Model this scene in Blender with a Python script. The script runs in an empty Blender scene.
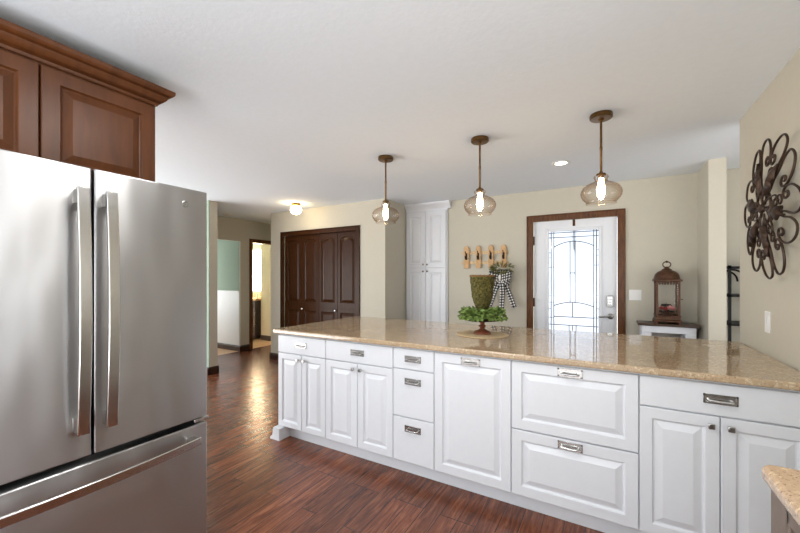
import bpy, bmesh, math, random
from mathutils import Vector, Matrix
random.seed(7)
PI = math.pi
SC = bpy.context.scene
COL = SC.collection

# ------------------------------------------------------------------ camera, world, lights, exposure
H_EYE = 1.354
cd = bpy.data.cameras.new('camera'); cam = bpy.data.objects.new('camera', cd); COL.objects.link(cam)
cam.location = (0, 0, H_EYE); cam.rotation_euler = (math.radians(90), 0, math.radians(30))
cd.sensor_width = 36; cd.lens = 16.2; cd.shift_y = 11.5/800; cd.clip_start = 0.02
SC.camera = cam

w = bpy.data.worlds.new('world'); SC.world = w; w.use_nodes = True
wn = w.node_tree.nodes; wl = w.node_tree.links
bg = wn['Background']; bg.inputs['Strength'].default_value = 2.2
# pale sky above, lower half made brighter to help light the ceiling
wt = wn.new('ShaderNodeTexCoord'); wsp = wn.new('ShaderNodeSeparateXYZ'); wl.new(wt.outputs['Generated'], wsp.inputs[0])
wr = wn.new('ShaderNodeMapRange'); wr.inputs['From Min'].default_value = -.05; wr.inputs['From Max'].default_value = .05; wl.new(wsp.outputs['Z'], wr.inputs['Value'])
wm = wn.new('ShaderNodeMixRGB'); wm.inputs[1].default_value = (1.25, 1.22, 1.18, 1); wm.inputs[2].default_value = (.93, .97, 1, 1)
wl.new(wr.outputs[0], wm.inputs[0]); wl.new(wm.outputs[0], bg.inputs['Color'])

def area(name, loc, rot, sx, sy, power, color=(1, 1, 1)):
    l = bpy.data.lights.new(name, 'AREA'); l.shape = 'RECTANGLE'; l.size = sx; l.size_y = sy
    l.energy = power; l.color = color
    o = bpy.data.objects.new(name, l); COL.objects.link(o)
    o.location = loc; o.rotation_euler = [math.radians(a) for a in rot]
    return o
area('daylight_patio', (-0.8, -2.6, 1.25), (80, 0, 0), 3.2, 2.0, 7, (0.97, 0.985, 1))
area('living_fill', (-6.0, -0.4, 1.0), (105, 0, -45), 3.0, 1.8, 70, (0.95, 0.975, 1))  # added fill light, unseen, tipped up to brighten the far ceiling
area('hall_fill', (-7.3, 3.25, 1.3), (100, 0, -25), 1.6, 1.2, 30, (0.97, 0.985, 1))  # unseen fill added to lighten the wainscot and hall end
area('recess_fill', (2.3, 3.9, 1.2), (120, 0, 80), 1.0, 1.2, 1.2, (0.97, 0.985, 1))  # weak unseen fill light added to lighten the recess
area('ceiling_fill', (-0.6, -1.6, 0.9), (160, 0, 0), 3.0, 1.6, 60, (.94, .97, 1))  # uplight added out of view to brighten the ceiling
area('kitchen_fill', (-0.9, 0.9, 2.42), (0, 0, 0), 0.5, 0.5, 14, (1, .98, .95))  # extra light added out of view to lift the right wall
area('daylight_side', (1.35, 0.62, 1.6), (90, 0, 90), 1.0, 0.85, 5, (0.97, 0.985, 1))

vs = SC.view_settings
vs.view_transform = 'Standard'; vs.look = 'None'; vs.gamma = 1; vs.use_curve_mapping = False
vs.exposure = 0.45
SC.cycles.use_denoising = True
SC.cycles.max_bounces = 10; SC.cycles.diffuse_bounces = 6; SC.cycles.transparent_max_bounces = 16
SC.cycles.caustics_reflective = False; SC.cycles.caustics_refractive = False

# ------------------------------------------------------------------ materials
def lin(c):
    return tuple((v/12.92 if v <= .04045 else ((v+.055)/1.055)**2.4) for v in [x/255 for x in c])

def mat(name, rgb, rough=.5, metal=0., noise=0., nscale=30., bump=0., bscale=60., stretch=None, coat=0., aniso=0., spec=.5):
    m = bpy.data.materials.new(name); m.use_nodes = True
    nt = m.node_tree; N = nt.nodes; L = nt.links; b = N['Principled BSDF']
    c = lin(rgb)
    b.inputs['Roughness'].default_value = rough; b.inputs['Metallic'].default_value = metal
    b.inputs['Specular IOR Level'].default_value = spec
    if coat: b.inputs['Coat Weight'].default_value = coat; b.inputs['Coat Roughness'].default_value = .12
    if aniso: b.inputs['Anisotropic'].default_value = aniso
    tc = N.new('ShaderNodeTexCoord'); src = tc.outputs['Object']
    if stretch:
        mp = N.new('ShaderNodeMapping'); mp.inputs['Scale'].default_value = stretch
        L.new(src, mp.inputs['Vector']); src = mp.outputs['Vector']
    nz = N.new('ShaderNodeTexNoise'); nz.inputs['Scale'].default_value = nscale; nz.inputs['Detail'].default_value = 5
    L.new(src, nz.inputs['Vector'])
    rp = N.new('ShaderNodeValToRGB')
    k = max(noise, .012)
    rp.color_ramp.elements[0].position = .3; rp.color_ramp.elements[1].position = .7
    rp.color_ramp.elements[0].color = tuple(v*(1-k) for v in c)+(1,)
    rp.color_ramp.elements[1].color = tuple(min(1, v*(1+k)) for v in c)+(1,)
    L.new(nz.outputs['Fac'], rp.inputs['Fac']); L.new(rp.outputs['Color'], b.inputs['Base Color'])
    if bump:
        n2 = N.new('ShaderNodeTexNoise'); n2.inputs['Scale'].default_value = bscale; n2.inputs['Detail'].default_value = 3
        L.new(src, n2.inputs['Vector'])
        bp = N.new('ShaderNodeBump'); bp.inputs['Strength'].default_value = bump; bp.inputs['Distance'].default_value = .01
        L.new(n2.outputs['Fac'], bp.inputs['Height']); L.new(bp.outputs['Normal'], b.inputs['Normal'])
    return m

def emis(name, rgb, strength):
    m = bpy.data.materials.new(name); m.use_nodes = True
    N = m.node_tree.nodes; b = N['Principled BSDF']
    b.inputs['Base Color'].default_value = lin(rgb)+(1,)
    b.inputs['Emission Color'].default_value = lin(rgb)+(1,); b.inputs['Emission Strength'].default_value = strength
    return m

def thin_glass(name, rgb, refl=.9, rough=.02, facing=.0):
    m = bpy.data.materials.new(name); m.use_nodes = True
    nt = m.node_tree; N = nt.nodes; L = nt.links
    N.remove(N['Principled BSDF']); out = N['Material Output']
    t = N.new('ShaderNodeBsdfTransparent'); g = N.new('ShaderNodeBsdfGlossy'); g.inputs['Roughness'].default_value = rough
    lw = N.new('ShaderNodeLayerWeight'); lw.inputs['Blend'].default_value = .5
    t2 = N.new('ShaderNodeMixRGB'); t2.inputs[1].default_value = (1, 1, 1, 1); t2.inputs[2].default_value = lin(rgb)+(1,)
    L.new(lw.outputs['Facing'], t2.inputs[0]); L.new(t2.outputs[0], t.inputs['Color'])
    pw = N.new('ShaderNodeMath'); pw.operation = 'POWER'; pw.inputs[1].default_value = 3.0; L.new(lw.outputs['Facing'], pw.inputs[0])
    mu = N.new('ShaderNodeMath'); mu.operation = 'MULTIPLY'; mu.inputs[1].default_value = refl*.45; L.new(pw.outputs[0], mu.inputs[0])
    ad = N.new('ShaderNodeMath'); ad.operation = 'ADD'; ad.inputs[1].default_value = facing; ad.use_clamp = True
    L.new(mu.outputs[0], ad.inputs[0])
    mx = N.new('ShaderNodeMixShader'); L.new(ad.outputs[0], mx.inputs[0]); L.new(t.outputs[0], mx.inputs[1]); L.new(g.outputs[0], mx.inputs[2])
    L.new(mx.outputs[0], out.inputs['Surface'])
    return m

def frosted(name, rgb):
    m = bpy.data.materials.new(name); m.use_nodes = True
    nt = m.node_tree; N = nt.nodes; L = nt.links
    N.remove(N['Principled BSDF']); out = N['Material Output']
    t = N.new('ShaderNodeBsdfTransparent'); t.inputs['Color'].default_value = (.80, .83, .87, 1)
    d = N.new('ShaderNodeBsdfTranslucent'); d.inputs['Color'].default_value = lin(rgb)+(1,)
    g = N.new('ShaderNodeBsdfGlossy'); g.inputs['Roughness'].default_value = .05
    mx = N.new('ShaderNodeMixShader'); mx.inputs[0].default_value = .55
    L.new(t.outputs[0], mx.inputs[1]); L.new(d.outputs[0], mx.inputs[2])
    m2 = N.new('ShaderNodeMixShader'); m2.inputs[0].default_value = .04
    L.new(mx.outputs[0], m2.inputs[1]); L.new(g.outputs[0], m2.inputs[2]); L.new(m2.outputs[0], out.inputs['Surface'])
    return m

def granite(name, base, dark, light, rough=.1):
    m = bpy.data.materials.new(name); m.use_nodes = True
    nt = m.node_tree; N = nt.nodes; L = nt.links; b = N['Principled BSDF']
    tc = N.new('ShaderNodeTexCoord')
    def noise(s, d, off):
        mp = N.new('ShaderNodeMapping'); mp.inputs['Location'].default_value = off
        L.new(tc.outputs['Object'], mp.inputs['Vector'])
        n = N.new('ShaderNodeTexNoise'); n.inputs['Scale'].default_value = s; n.inputs['Detail'].default_value = d
        n.inputs['Roughness'].default_value = .65
        L.new(mp.outputs['Vector'], n.inputs['Vector']); return n.outputs['Fac']
    def ramp(src, p0, p1):
        r = N.new('ShaderNodeMapRange'); r.inputs['From Min'].default_value = p0; r.inputs['From Max'].default_value = p1
        r.clamp = True; L.new(src, r.inputs['Value']); return r.outputs['Result']
    def mix(f, a, c):
        x = N.new('ShaderNodeMixRGB'); L.new(f, x.inputs[0])
        if isinstance(a, tuple): x.inputs[1].default_value = a+(1,)
        else: L.new(a, x.inputs[1])
        x.inputs[2].default_value = c+(1,); return x.outputs[0]
    c = mix(ramp(noise(9, 6, (0, 0, 0)), .42, .62), lin(base), tuple(v*.9 for v in lin(base)))
    c = mix(ramp(noise(70, 4, (3, 1, 0)), .54, .64), c, lin(light))
    c = mix(ramp(noise(110, 4, (7, 5, 0)), .58, .66), c, lin(dark))
    c = mix(ramp(noise(160, 3, (1, 9, 0)), .64, .69), c, tuple(v*.35 for v in lin(dark)))
    L.new(c, b.inputs['Base Color']); b.inputs['Roughness'].default_value = rough
    b.inputs['Specular IOR Level'].default_value = .75
    b.inputs['Coat Weight'].default_value = .12; b.inputs['Coat Roughness'].default_value = .01; b.inputs['Coat IOR'].default_value = 1.6
    return m

def planks(name):
    m = bpy.data.materials.new(name); m.use_nodes = True
    nt = m.node_tree; N = nt.nodes; L = nt.links; b = N['Principled BSDF']
    tc = N.new('ShaderNodeTexCoord'); sp = N.new('ShaderNodeSeparateXYZ'); cb = N.new('ShaderNodeCombineXYZ')
    L.new(tc.outputs['Object'], sp.inputs[0]); L.new(sp.outputs['Y'], cb.inputs['X']); L.new(sp.outputs['X'], cb.inputs['Y'])
    br = N.new('ShaderNodeTexBrick'); br.offset = .37; br.offset_frequency = 3; br.squash = 1
    br.inputs['Scale'].default_value = 1; br.inputs['Brick Width'].default_value = .95; br.inputs['Row Height'].default_value = .104
    br.inputs['Mortar Size'].default_value = .0019; br.inputs['Mortar Smooth'].default_value = .3
    br.inputs['Color1'].default_value = (0, 0, 0, 1); br.inputs['Color2'].default_value = (1, 1, 1, 1); br.inputs['Mortar'].default_value = (.5, .5, .5, 1)
    L.new(cb.outputs[0], br.inputs['Vector'])
    # shift the grain from board to board
    sh = N.new('ShaderNodeVectorMath'); sh.operation = 'MULTIPLY_ADD'
    sh.inputs[1].default_value = (7, 3, 5); L.new(br.outputs['Color'], sh.inputs[0]); L.new(cb.outputs[0], sh.inputs[2])
    mp = N.new('ShaderNodeMapping'); mp.inputs['Scale'].default_value = (2.4, 25, 1); L.new(sh.outputs[0], mp.inputs['Vector'])
    n1 = N.new('ShaderNodeTexNoise'); n1.inputs['Scale'].default_value = 1.6; n1.inputs['Detail'].default_value = 8; n1.inputs['Distortion'].default_value = 1.2
    n1.inputs['Roughness'].default_value = .62
    L.new(mp.outputs[0], n1.inputs['Vector'])
    rp = N.new('ShaderNodeValToRGB'); e = rp.color_ramp.elements
    e[0].position = .25; e[0].color = lin((70, 37, 24))+(1,)
    e[1].position = .72; e[1].color = lin((160, 101, 70))+(1,)
    mid = e.new(.5); mid.color = lin((117, 66, 42))+(1,)
    L.new(n1.outputs['Fac'], rp.inputs['Fac'])
    r2 = N.new('ShaderNodeValToRGB'); f = r2.color_ramp.elements
    f[0].color = (.62, .61, .62, 1); f[1].color = (.98, .92, .90, 1)
    L.new(br.outputs['Color'], r2.inputs['Fac'])
    mu = N.new('ShaderNodeMixRGB'); mu.blend_type = 'MULTIPLY'; mu.inputs[0].default_value = 1
    L.new(rp.outputs['Color'], mu.inputs[1]); L.new(r2.outputs['Color'], mu.inputs[2])
    # dark knots
    n3 = N.new('ShaderNodeTexNoise'); n3.inputs['Scale'].default_value = 3.1; n3.inputs['Detail'].default_value = 2
    mp3 = N.new('ShaderNodeMapping'); mp3.inputs['Scale'].default_value = (1, 1.8, 1); L.new(sh.outputs[0], mp3.inputs['Vector']); L.new(mp3.outputs[0], n3.inputs['Vector'])
    mr = N.new('ShaderNodeMapRange'); mr.inputs['From Min'].default_value = .70; mr.inputs['From Max'].default_value = .76; mr.inputs['To Max'].default_value = .65
    L.new(n3.outputs['Fac'], mr.inputs['Value'])
    mk = N.new('ShaderNodeMixRGB'); mk.inputs[2].default_value = lin((40, 24, 16))+(1,)
    L.new(mr.outputs[0], mk.inputs[0]); L.new(mu.outputs[0], mk.inputs[1])
    mm = N.new('ShaderNodeMixRGB'); mm.inputs[2].default_value = lin((38, 20, 14))+(1,)
    L.new(br.outputs['Fac'], mm.inputs[0]); L.new(mk.outputs[0], mm.inputs[1])
    L.new(mm.outputs[0], b.inputs['Base Color'])
    b.inputs['Roughness'].default_value = .26; b.inputs['Specular IOR Level'].default_value = .5
    # hand-scraped waves across the boards
    mw = N.new('ShaderNodeMapping'); mw.inputs['Scale'].default_value = (14, 5, 1); L.new(sh.outputs[0], mw.inputs['Vector'])
    nw = N.new('ShaderNodeTexNoise'); nw.inputs['Scale'].default_value = 1.3; nw.inputs['Detail'].default_value = 2; L.new(mw.outputs[0], nw.inputs['Vector'])
    ad = N.new('ShaderNodeMath'); ad.operation = 'MULTIPLY_ADD'; ad.inputs[1].default_value = .25
    L.new(n1.outputs['Fac'], ad.inputs[0]); L.new(nw.outputs['Fac'], ad.inputs[2])
    bp = N.new('ShaderNodeBump'); bp.inputs['Strength'].default_value = .5; bp.inputs['Distance'].default_value = .007
    L.new(ad.outputs[0], bp.inputs['Height'])
    b2 = N.new('ShaderNodeBump'); b2.invert = True; b2.inputs['Strength'].default_value = .6; b2.inputs['Distance'].default_value = .002
    L.new(br.outputs['Fac'], b2.inputs['Height']); L.new(bp.outputs['Normal'], b2.inputs['Normal'])
    L.new(b2.outputs['Normal'], b.inputs['Normal'])
    return m

def tiles(name, c1, grout, size):
    m = bpy.data.materials.new(name); m.use_nodes = True
    nt = m.node_tree; N = nt.nodes; L = nt.links; b = N['Principled BSDF']
    tc = N.new('ShaderNodeTexCoord'); br = N.new('ShaderNodeTexBrick'); br.offset = 0
    br.inputs['Scale'].default_value = 1; br.inputs['Brick Width'].default_value = size; br.inputs['Row Height'].default_value = size
    br.inputs['Mortar Size'].default_value = .004
    a = lin(c1); br.inputs['Color1'].default_value = a+(1,); br.inputs['Color2'].default_value = tuple(v*.85 for v in a)+(1,)
    br.inputs['Mortar'].default_value = lin(grout)+(1,)
    L.new(tc.outputs['Object'], br.inputs['Vector']); L.new(br.outputs['Color'], b.inputs['Base Color']); b.inputs['Roughness'].default_value = .35
    return m

ANISO = 0.25
def stainless(name, rgb=(184, 184, 185), rough=.36):
    m = bpy.data.materials.new(name); m.use_nodes = True
    nt = m.node_tree; N = nt.nodes; L = nt.links; b = N['Principled BSDF']
    b.inputs['Metallic'].default_value = 1; b.inputs['Base Color'].default_value = lin(rgb)+(1,)
    tc = N.new('ShaderNodeTexCoord')
    mp = N.new('ShaderNodeMapping'); mp.inputs['Scale'].default_value = (1, 2.2, 700); L.new(tc.outputs['Object'], mp.inputs['Vector'])
    n = N.new('ShaderNodeTexNoise'); n.inputs['Scale'].default_value = 1.4; n.inputs['Detail'].default_value = 2; L.new(mp.outputs[0], n.inputs['Vector'])
    mr = N.new('ShaderNodeMapRange'); mr.inputs['To Min'].default_value = rough*.98; mr.inputs['To Max'].default_value = rough*1.02
    L.new(n.outputs['Fac'], mr.inputs['Value']); L.new(mr.outputs[0], b.inputs['Roughness'])
    # broad buckling of the sheet bends the reflections
    m2 = N.new('ShaderNodeMapping'); m2.inputs['Scale'].default_value = (1, 3.4, 1.2); L.new(tc.outputs['Object'], m2.inputs['Vector'])
    n2 = N.new('ShaderNodeTexNoise'); n2.inputs['Scale'].default_value = 1.7; n2.inputs['Detail'].default_value = 1; L.new(m2.outputs[0], n2.inputs['Vector'])
    bp = N.new('ShaderNodeBump'); bp.inputs['Strength'].default_value = .24; bp.inputs['Distance'].default_value = .05
    L.new(n2.outputs['Fac'], bp.inputs['Height'])
    L.new(bp.outputs['Normal'], b.inputs['Normal'])
    b.inputs['Anisotropic'].default_value = .8; b.inputs['Anisotropic Rotation'].default_value = ANISO
    tg = N.new('ShaderNodeTangent'); tg.direction_type = 'RADIAL'; tg.axis = 'Z'; L.new(tg.outputs[0], b.inputs['Tangent'])
    return m

def plaid(name):
    m = bpy.data.materials.new(name); m.use_nodes = True
    nt = m.node_tree; N = nt.nodes; L = nt.links; b = N['Principled BSDF']; b.inputs['Roughness'].default_value = .9
    tc = N.new('ShaderNodeTexCoord'); sp = N.new('ShaderNodeSeparateXYZ'); L.new(tc.outputs['UV'], sp.inputs[0])
    outs = []
    for a in ('X', 'Y'):
        f = N.new('ShaderNodeMath'); f.operation = 'FLOOR'; L.new(sp.outputs[a], f.inputs[0])
        mo = N.new('ShaderNodeMath'); mo.operation = 'PINGPONG'; mo.inputs[1].default_value = 1; L.new(f.outputs[0], mo.inputs[0]); outs.append(mo.outputs[0])
    ad = N.new('ShaderNodeMath'); ad.operation = 'ADD'; L.new(outs[0], ad.inputs[0]); L.new(outs[1], ad.inputs[1])
    dv = N.new('ShaderNodeMath'); dv.operation = 'MULTIPLY'; dv.inputs[1].default_value = .5; L.new(ad.outputs[0], dv.inputs[0])
    r = N.new('ShaderNodeValToRGB'); r.color_ramp.interpolation = 'CONSTANT'; e = r.color_ramp.elements
    e[0].position = 0; e[0].color = lin((222, 220, 214))+(1,)
    e[1].position = .8; e[1].color = lin((22, 22, 24))+(1,)
    x = e.new(.3); x.color = lin((96, 96, 98))+(1,)
    L.new(dv.outputs[0], r.inputs['Fac']); L.new(r.outputs['Color'], b.inputs['Base Color'])
    return m

M = dict(
    floor=planks('hardwood'), ceiling=mat('ceiling_paint', (235, 243, 251), .9, noise=.008, bump=.1, bscale=60),
    wall=mat('wall_paint', (192, 187, 172), .85, noise=.01, bump=.08, bscale=160),
    green=mat('green_paint', (136, 154, 138), .85), wains=mat('wainscot_paint', (222, 224, 226), .5),
    base=mat('dark_baseboard', (52, 32, 22), .35, noise=.2, nscale=12), trim=mat('stained_casing', (90, 53, 22), .4, noise=.4, nscale=9, stretch=(6, 6, 1), spec=.3),
    white=mat('white_cabinet', (217, 220, 225), .32, noise=.005), whitebox=mat('white_cabinet_side', (212, 215, 220), .4),
    cherry=mat('cherry_wood', (88, 50, 25), .36, noise=.22, nscale=5, stretch=(3, 6, 1), spec=.28),
    walnut=mat('closet_wood', (56, 31, 13), .25, noise=.2, nscale=6, stretch=(8, 1, 1), spec=.1),
    steel=stainless('stainless_steel'), handle=mat('satin_steel', (200, 198, 195), .22, 1, noise=.02), gap=mat('dark_gasket', (28, 28, 30), .6),
    nickel=mat('polished_nickel', (176, 174, 170), .2, 1, noise=.05), pewter=mat('dark_pewter', (196, 195, 193), .25, 1, noise=.1),
    granite=granite('tan_granite', (184, 160, 130), (122, 100, 80), (206, 188, 160), .025), granite2=granite('warm_granite', (198, 168, 136), (136, 104, 78), (222, 196, 160), .12),
    taupe=mat('taupe_wood', (112, 96, 84), .45, noise=.15, nscale=8, stretch=(6, 6, 1)), redwood=mat('dark_red_panel', (70, 22, 16), .4, noise=.2),
    bronze=mat('antique_bronze', (116, 88, 56), .32, 1, noise=.2, nscale=40), glass=thin_glass('amber_glass', (216, 190, 166), .95, .03, .05),
    bulb=emis('lit_bulb', (255, 222, 170), 30), globe=emis('lit_globe', (255, 226, 175), 16), brass=mat('brass', (196, 160, 88), .25, 1),
    lens=emis('lit_lens', (255, 250, 240), 5), plastic=mat('white_plastic', (228, 228, 226), .4),
    doorpaint=mat('white_door', (222, 225, 230), .4), frost=frosted('textured_glass', (216, 224, 234)), lead=mat('lead_came', (60, 64, 70), .5, .3),
    chrome=mat('satin_nickel', (150, 150, 148), .32, 1), hinge=mat('bronze_hinge', (70, 46, 28), .4, .7),
    picket=mat('pale_picket', (200, 162, 118), .8, noise=.15, nscale=30), darkiron=mat('dark_iron', (34, 27, 23), .5, .6, noise=.2),
    leaf=mat('green_leaf', (112, 136, 66), .55, noise=.45, nscale=45), leaf2=mat('dried_sprig', (112, 112, 62), .7, noise=.4, nscale=60),
    moss=mat('moss', (82, 76, 31), .95, noise=.8, nscale=70, bump=1, bscale=120), mossrim=mat('brown_rim', (122, 90, 52), .9, noise=.3, nscale=60),
    turned=mat('turned_wood', (116, 66, 42), .4, noise=.25, nscale=25), mat_=mat('woven_mat', (208, 182, 142), .8, noise=.2, nscale=90, bump=.5, bscale=150),
    plaid=plaid('buffalo_plaid'), copper=mat('aged_copper', (80, 52, 35), .45, .5, noise=.35, nscale=30),
    pane=thin_glass('lantern_glass', (230, 226, 220), .9, .03, .03), pink=mat('pink_petal', (222, 150, 148), .7, noise=.25, nscale=60), red=mat('red_petal', (150, 40, 40), .7, noise=.25, nscale=60),
    tabletop=mat('dark_tabletop', (62, 42, 28), .35, noise=.25, nscale=10), blackmetal=mat('black_metal', (7, 6, 6), .5, .0, noise=.1, spec=.2),
    artmetal=mat('bronzed_iron', (62, 46, 36), .45, .6, noise=.35, nscale=30), tile=tiles('tan_tile', (196, 160, 122), (150, 130, 110), .32),
    espresso=mat('espresso_wood', (50, 36, 28), .4, noise=.2, nscale=10), vantop=granite('vanity_granite', (210, 168, 112), (150, 108, 70), (226, 196, 150), .15),
    daywin=emis('bright_window', (255, 228, 186), 17), vlamp=emis('vanity_globe', (255, 232, 195), 60), shade_in=mat('opening_shadow_board', (176, 172, 166), .8),
    bottle=mat('white_bottle', (220, 216, 208), .4),
)

# ------------------------------------------------------------------ helpers
def wloc(o):
    v = Vector((0, 0, 0))
    while o is not None:
        v += o.location; o = o.parent
    return v

def obj(name, bm, m, parent=None, smooth=False, bevel=0., segs=2, sub=0, sharp=38):
    """links one mesh object; bm is in world coordinates"""
    if parent is not None: bmesh.ops.translate(bm, verts=bm.verts, vec=-wloc(parent))
    bmesh.ops.recalc_face_normals(bm, faces=bm.faces)
    me = bpy.data.meshes.new(name); bm.to_mesh(me); bm.free()
    me.materials.append(M[m] if isinstance(m, str) else m)
    if smooth:
        for p in me.polygons: p.use_smooth = True
        me.set_sharp_from_angle(angle=math.radians(sharp))
    o = bpy.data.objects.new(name, me); COL.objects.link(o)
    if parent is not None: o.parent = parent
    if bevel:
        b = o.modifiers.new('bevel', 'BEVEL'); b.width = bevel; b.segments = segs; b.limit_method = 'ANGLE'; b.angle_limit = math.radians(40)
        if not smooth:
            for p in me.polygons: p.use_smooth = True
            me.set_sharp_from_angle(angle=math.radians(30))
        b.harden_normals = False
    if sub:
        s = o.modifiers.new('sub', 'SUBSURF'); s.levels = sub; s.render_levels = sub
    return o

def thing(name, loc, label, cat, group=None):
    o = bpy.data.objects.new(name, None); COL.objects.link(o); o.location = loc; o.empty_display_size = .05
    return tag(o, label, cat, group)

def tag(o, label, cat, group=None, kind=None):
    o['label'] = label; o['category'] = cat
    if group: o['group'] = group
    if kind: o['kind'] = kind
    return o

def struct(name, bm, m, bevel=0., parent=None, smooth=False):
    o = obj(name, bm, m, parent, bevel=bevel, smooth=smooth)
    if parent is None: o['kind'] = 'structure'
    return o

def slabel(o, text, cat):
    o['label'] = text; o['category'] = cat; return o

def B(): return bmesh.new()

def box(bm, x0, x1, y0, y1, z0, z1):
    vs_ = [bm.verts.new(p) for p in ((x0, y0, z0), (x1, y0, z0), (x1, y1, z0), (x0, y1, z0), (x0, y0, z1), (x1, y0, z1), (x1, y1, z1), (x0, y1, z1))]
    for f in ((0, 3, 2, 1), (4, 5, 6, 7), (0, 1, 5, 4), (1, 2, 6, 5), (2, 3, 7, 6), (3, 0, 4, 7)): bm.faces.new([vs_[i] for i in f])
    return bm

def bx(*a): return box(B(), *a)

def lathe(bm, prof, c, n=32, axis='z', cap=True):
    c = Vector(c); rings = []
    for r, h in prof:
        ring = []
        for i in range(n):
            a = 2*PI*i/n; u, v = r*math.cos(a), r*math.sin(a)
            p = {'z': (u, v, h), 'y': (u, h, v), 'x': (h, u, v)}[axis]
            ring.append(bm.verts.new(c+Vector(p)))
        rings.append(ring)
    for a, b in zip(rings, rings[1:]):
        for i in range(n): bm.faces.new((a[i], a[(i+1) % n], b[(i+1) % n], b[i]))
    if cap:
        if prof[0][0] > 1e-5: bm.faces.new(rings[0][::-1])
        if prof[-1][0] > 1e-5: bm.faces.new(rings[-1])
    return bm

def tube(bm, pts, r, n=8, closed=False):
    pts = [Vector(p) for p in pts]; k = len(pts)
    rr = r if isinstance(r, (list, tuple)) else [r]*k
    up = None; rings = []
    for i, p in enumerate(pts):
        if closed: t = pts[(i+1) % k]-pts[i-1]
        else: t = pts[min(i+1, k-1)]-pts[max(i-1, 0)]
        t.normalize()
        if up is None:
            up = Vector((0, 0, 1)) if abs(t.z) < .9 else Vector((1, 0, 0))
        s = t.cross(up)
        if s.length < 1e-4: s = t.cross(Vector((.3, .5, .8)))
        s.normalize(); up = s.cross(t).normalized()
        rings.append([bm.verts.new(p+(s*math.cos(2*PI*j/n)+up*math.sin(2*PI*j/n))*rr[i]) for j in range(n)])
    prs = list(zip(rings, rings[1:]))
    if closed: prs.append((rings[-1], rings[0]))
    for a, b in prs:
        for j in range(n): bm.faces.new((a[j], a[(j+1) % n], b[(j+1) % n], b[j]))
    if not closed:
        bm.faces.new(rings[0][::-1]); bm.faces.new(rings[-1])
    return bm

def prism(bm, poly, axis, a0, a1):
    """extrude a closed 2-D polygon along axis: 'x' poly=(y,z), 'y' poly=(x,z), 'z' poly=(x,y)"""
    def P(u, v, a): return {'x': (a, u, v), 'y': (u, a, v), 'z': (u, v, a)}[axis]
    A = [bm.verts.new(P(u, v, a0)) for u, v in poly]; Bv = [bm.verts.new(P(u, v, a1)) for u, v in poly]
    n = len(poly)
    for i in range(n): bm.faces.new((A[i], A[(i+1) % n], Bv[(i+1) % n], Bv[i]))
    bm.faces.new(A[::-1]); bm.faces.new(Bv)
    return bm

# facing mappings: (u, v, d) with d out of the front face
def face_my(y): return lambda u, v, d: (u, y-d, v)      # front faces -Y
def face_px(x): return lambda u, v, d: (x+d, u, v)      # front faces +X
def face_mx(x): return lambda u, v, d: (x-d, u, v)      # front faces -X

def panel(bm, u0, u1, v0, v1, T, t=.02, stile=.055, arch=0., edge=.003, raised=True, rails=None):
    """a raised-panel cabinet door or drawer front, back at d=0"""
    n = 12 if arch else 1
    rb, rt = rails if rails else (stile, stile)
    def loop(ins, a, d, insb=None, inst=None):
        ib = ins if insb is None else insb; it = ins if inst is None else inst
        pts = [(u0+ins, v0+ib), (u1-ins, v0+ib)]
        for i in range(n+1):
            s = i/n; u = (u1-ins)+((u0+ins)-(u1-ins))*s
            pts.append((u, v1-it-a*(2*s-1)**2))
        return [bm.verts.new(T(u, v, d)) for u, v in pts]
    L = [loop(0, 0, 0), loop(0, 0, t-edge), loop(edge, 0, t)]
    if raised:
        for k, d in ((0, t), (.003, t-.004), (.007, t-.010), (.012, t-.0115), (.044, t-.0005)):
            L.append(loop(stile+k, arch, d, rb+k, rt+k))
    for a, b in zip(L, L[1:]):
        m = len(a)
        for i in range(m): bm.faces.new((a[i], a[(i+1) % m], b[(i+1) % m], b[i]))
    bm.faces.new(L[0][::-1]); bm.faces.new(L[-1])
    return bm

def fbox(bm, T, u0, u1, v0, v1, d0, d1):
    vs_ = [bm.verts.new(T(u, v, d)) for d in (d0, d1) for u, v in ((u0, v0), (u1, v0), (u1, v1), (u0, v1))]
    for f in ((0, 3, 2, 1), (4, 5, 6, 7), (0, 1, 5, 4), (1, 2, 6, 5), (2, 3, 7, 6), (3, 0, 4, 7)): bm.faces.new([vs_[i] for i in f])
    return bm

def copy_tree(o, parent=None):
    c = o.copy(); COL.objects.link(c)
    if parent is not None: c.parent = parent
    for ch in [x for x in bpy.data.objects if x.parent == o]: copy_tree(ch, c)
    return c

def base_profile(d, h=.1): return [(0, 0), (d, 0), (d, h-.025), (d*.55, h-.006), (d*.4, h), (0, h)]

# ------------------------------------------------------------------ setting
ZC = 2.44
slabel(struct('floor', bx(-5.9, 2.6, -3.0, 7, -.1, 0), 'floor'), 'reddish brown hand-scraped hardwood plank floor', 'floor')
slabel(struct('floor_tile', bx(-9, -5.9, 2.6, 7, -.1, 0), 'tile'), 'tan tile floor beyond the hallway', 'floor')
slabel(struct('ceiling', bx(-9, 2.6, -3.0, 7, ZC, ZC+.1), 'ceiling'), 'smooth light grey white ceiling', 'ceiling')

# back wall with the opening for the front door
DX0, DX1, DZ = -.822, .105, 2.06
b = B(); box(b, -1.955, DX0, 4.75, 4.9, 0, ZC); box(b, DX1, 2.6, 4.75, 4.9, 0, ZC); box(b, DX0, DX1, 4.75, 4.9, DZ, ZC); box(b, -2.63, -1.955, 5.3, 5.42, 0, ZC)
slabel(struct('wall_back', b, 'wall'), 'beige back wall around the white front door', 'wall')
b = B(); box(b, .80, .925, 4.275, 4.75, 0, ZC)
slabel(struct('wall_stub', b, 'wall'), 'short beige wall jutting out right of the lantern', 'wall')
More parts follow.
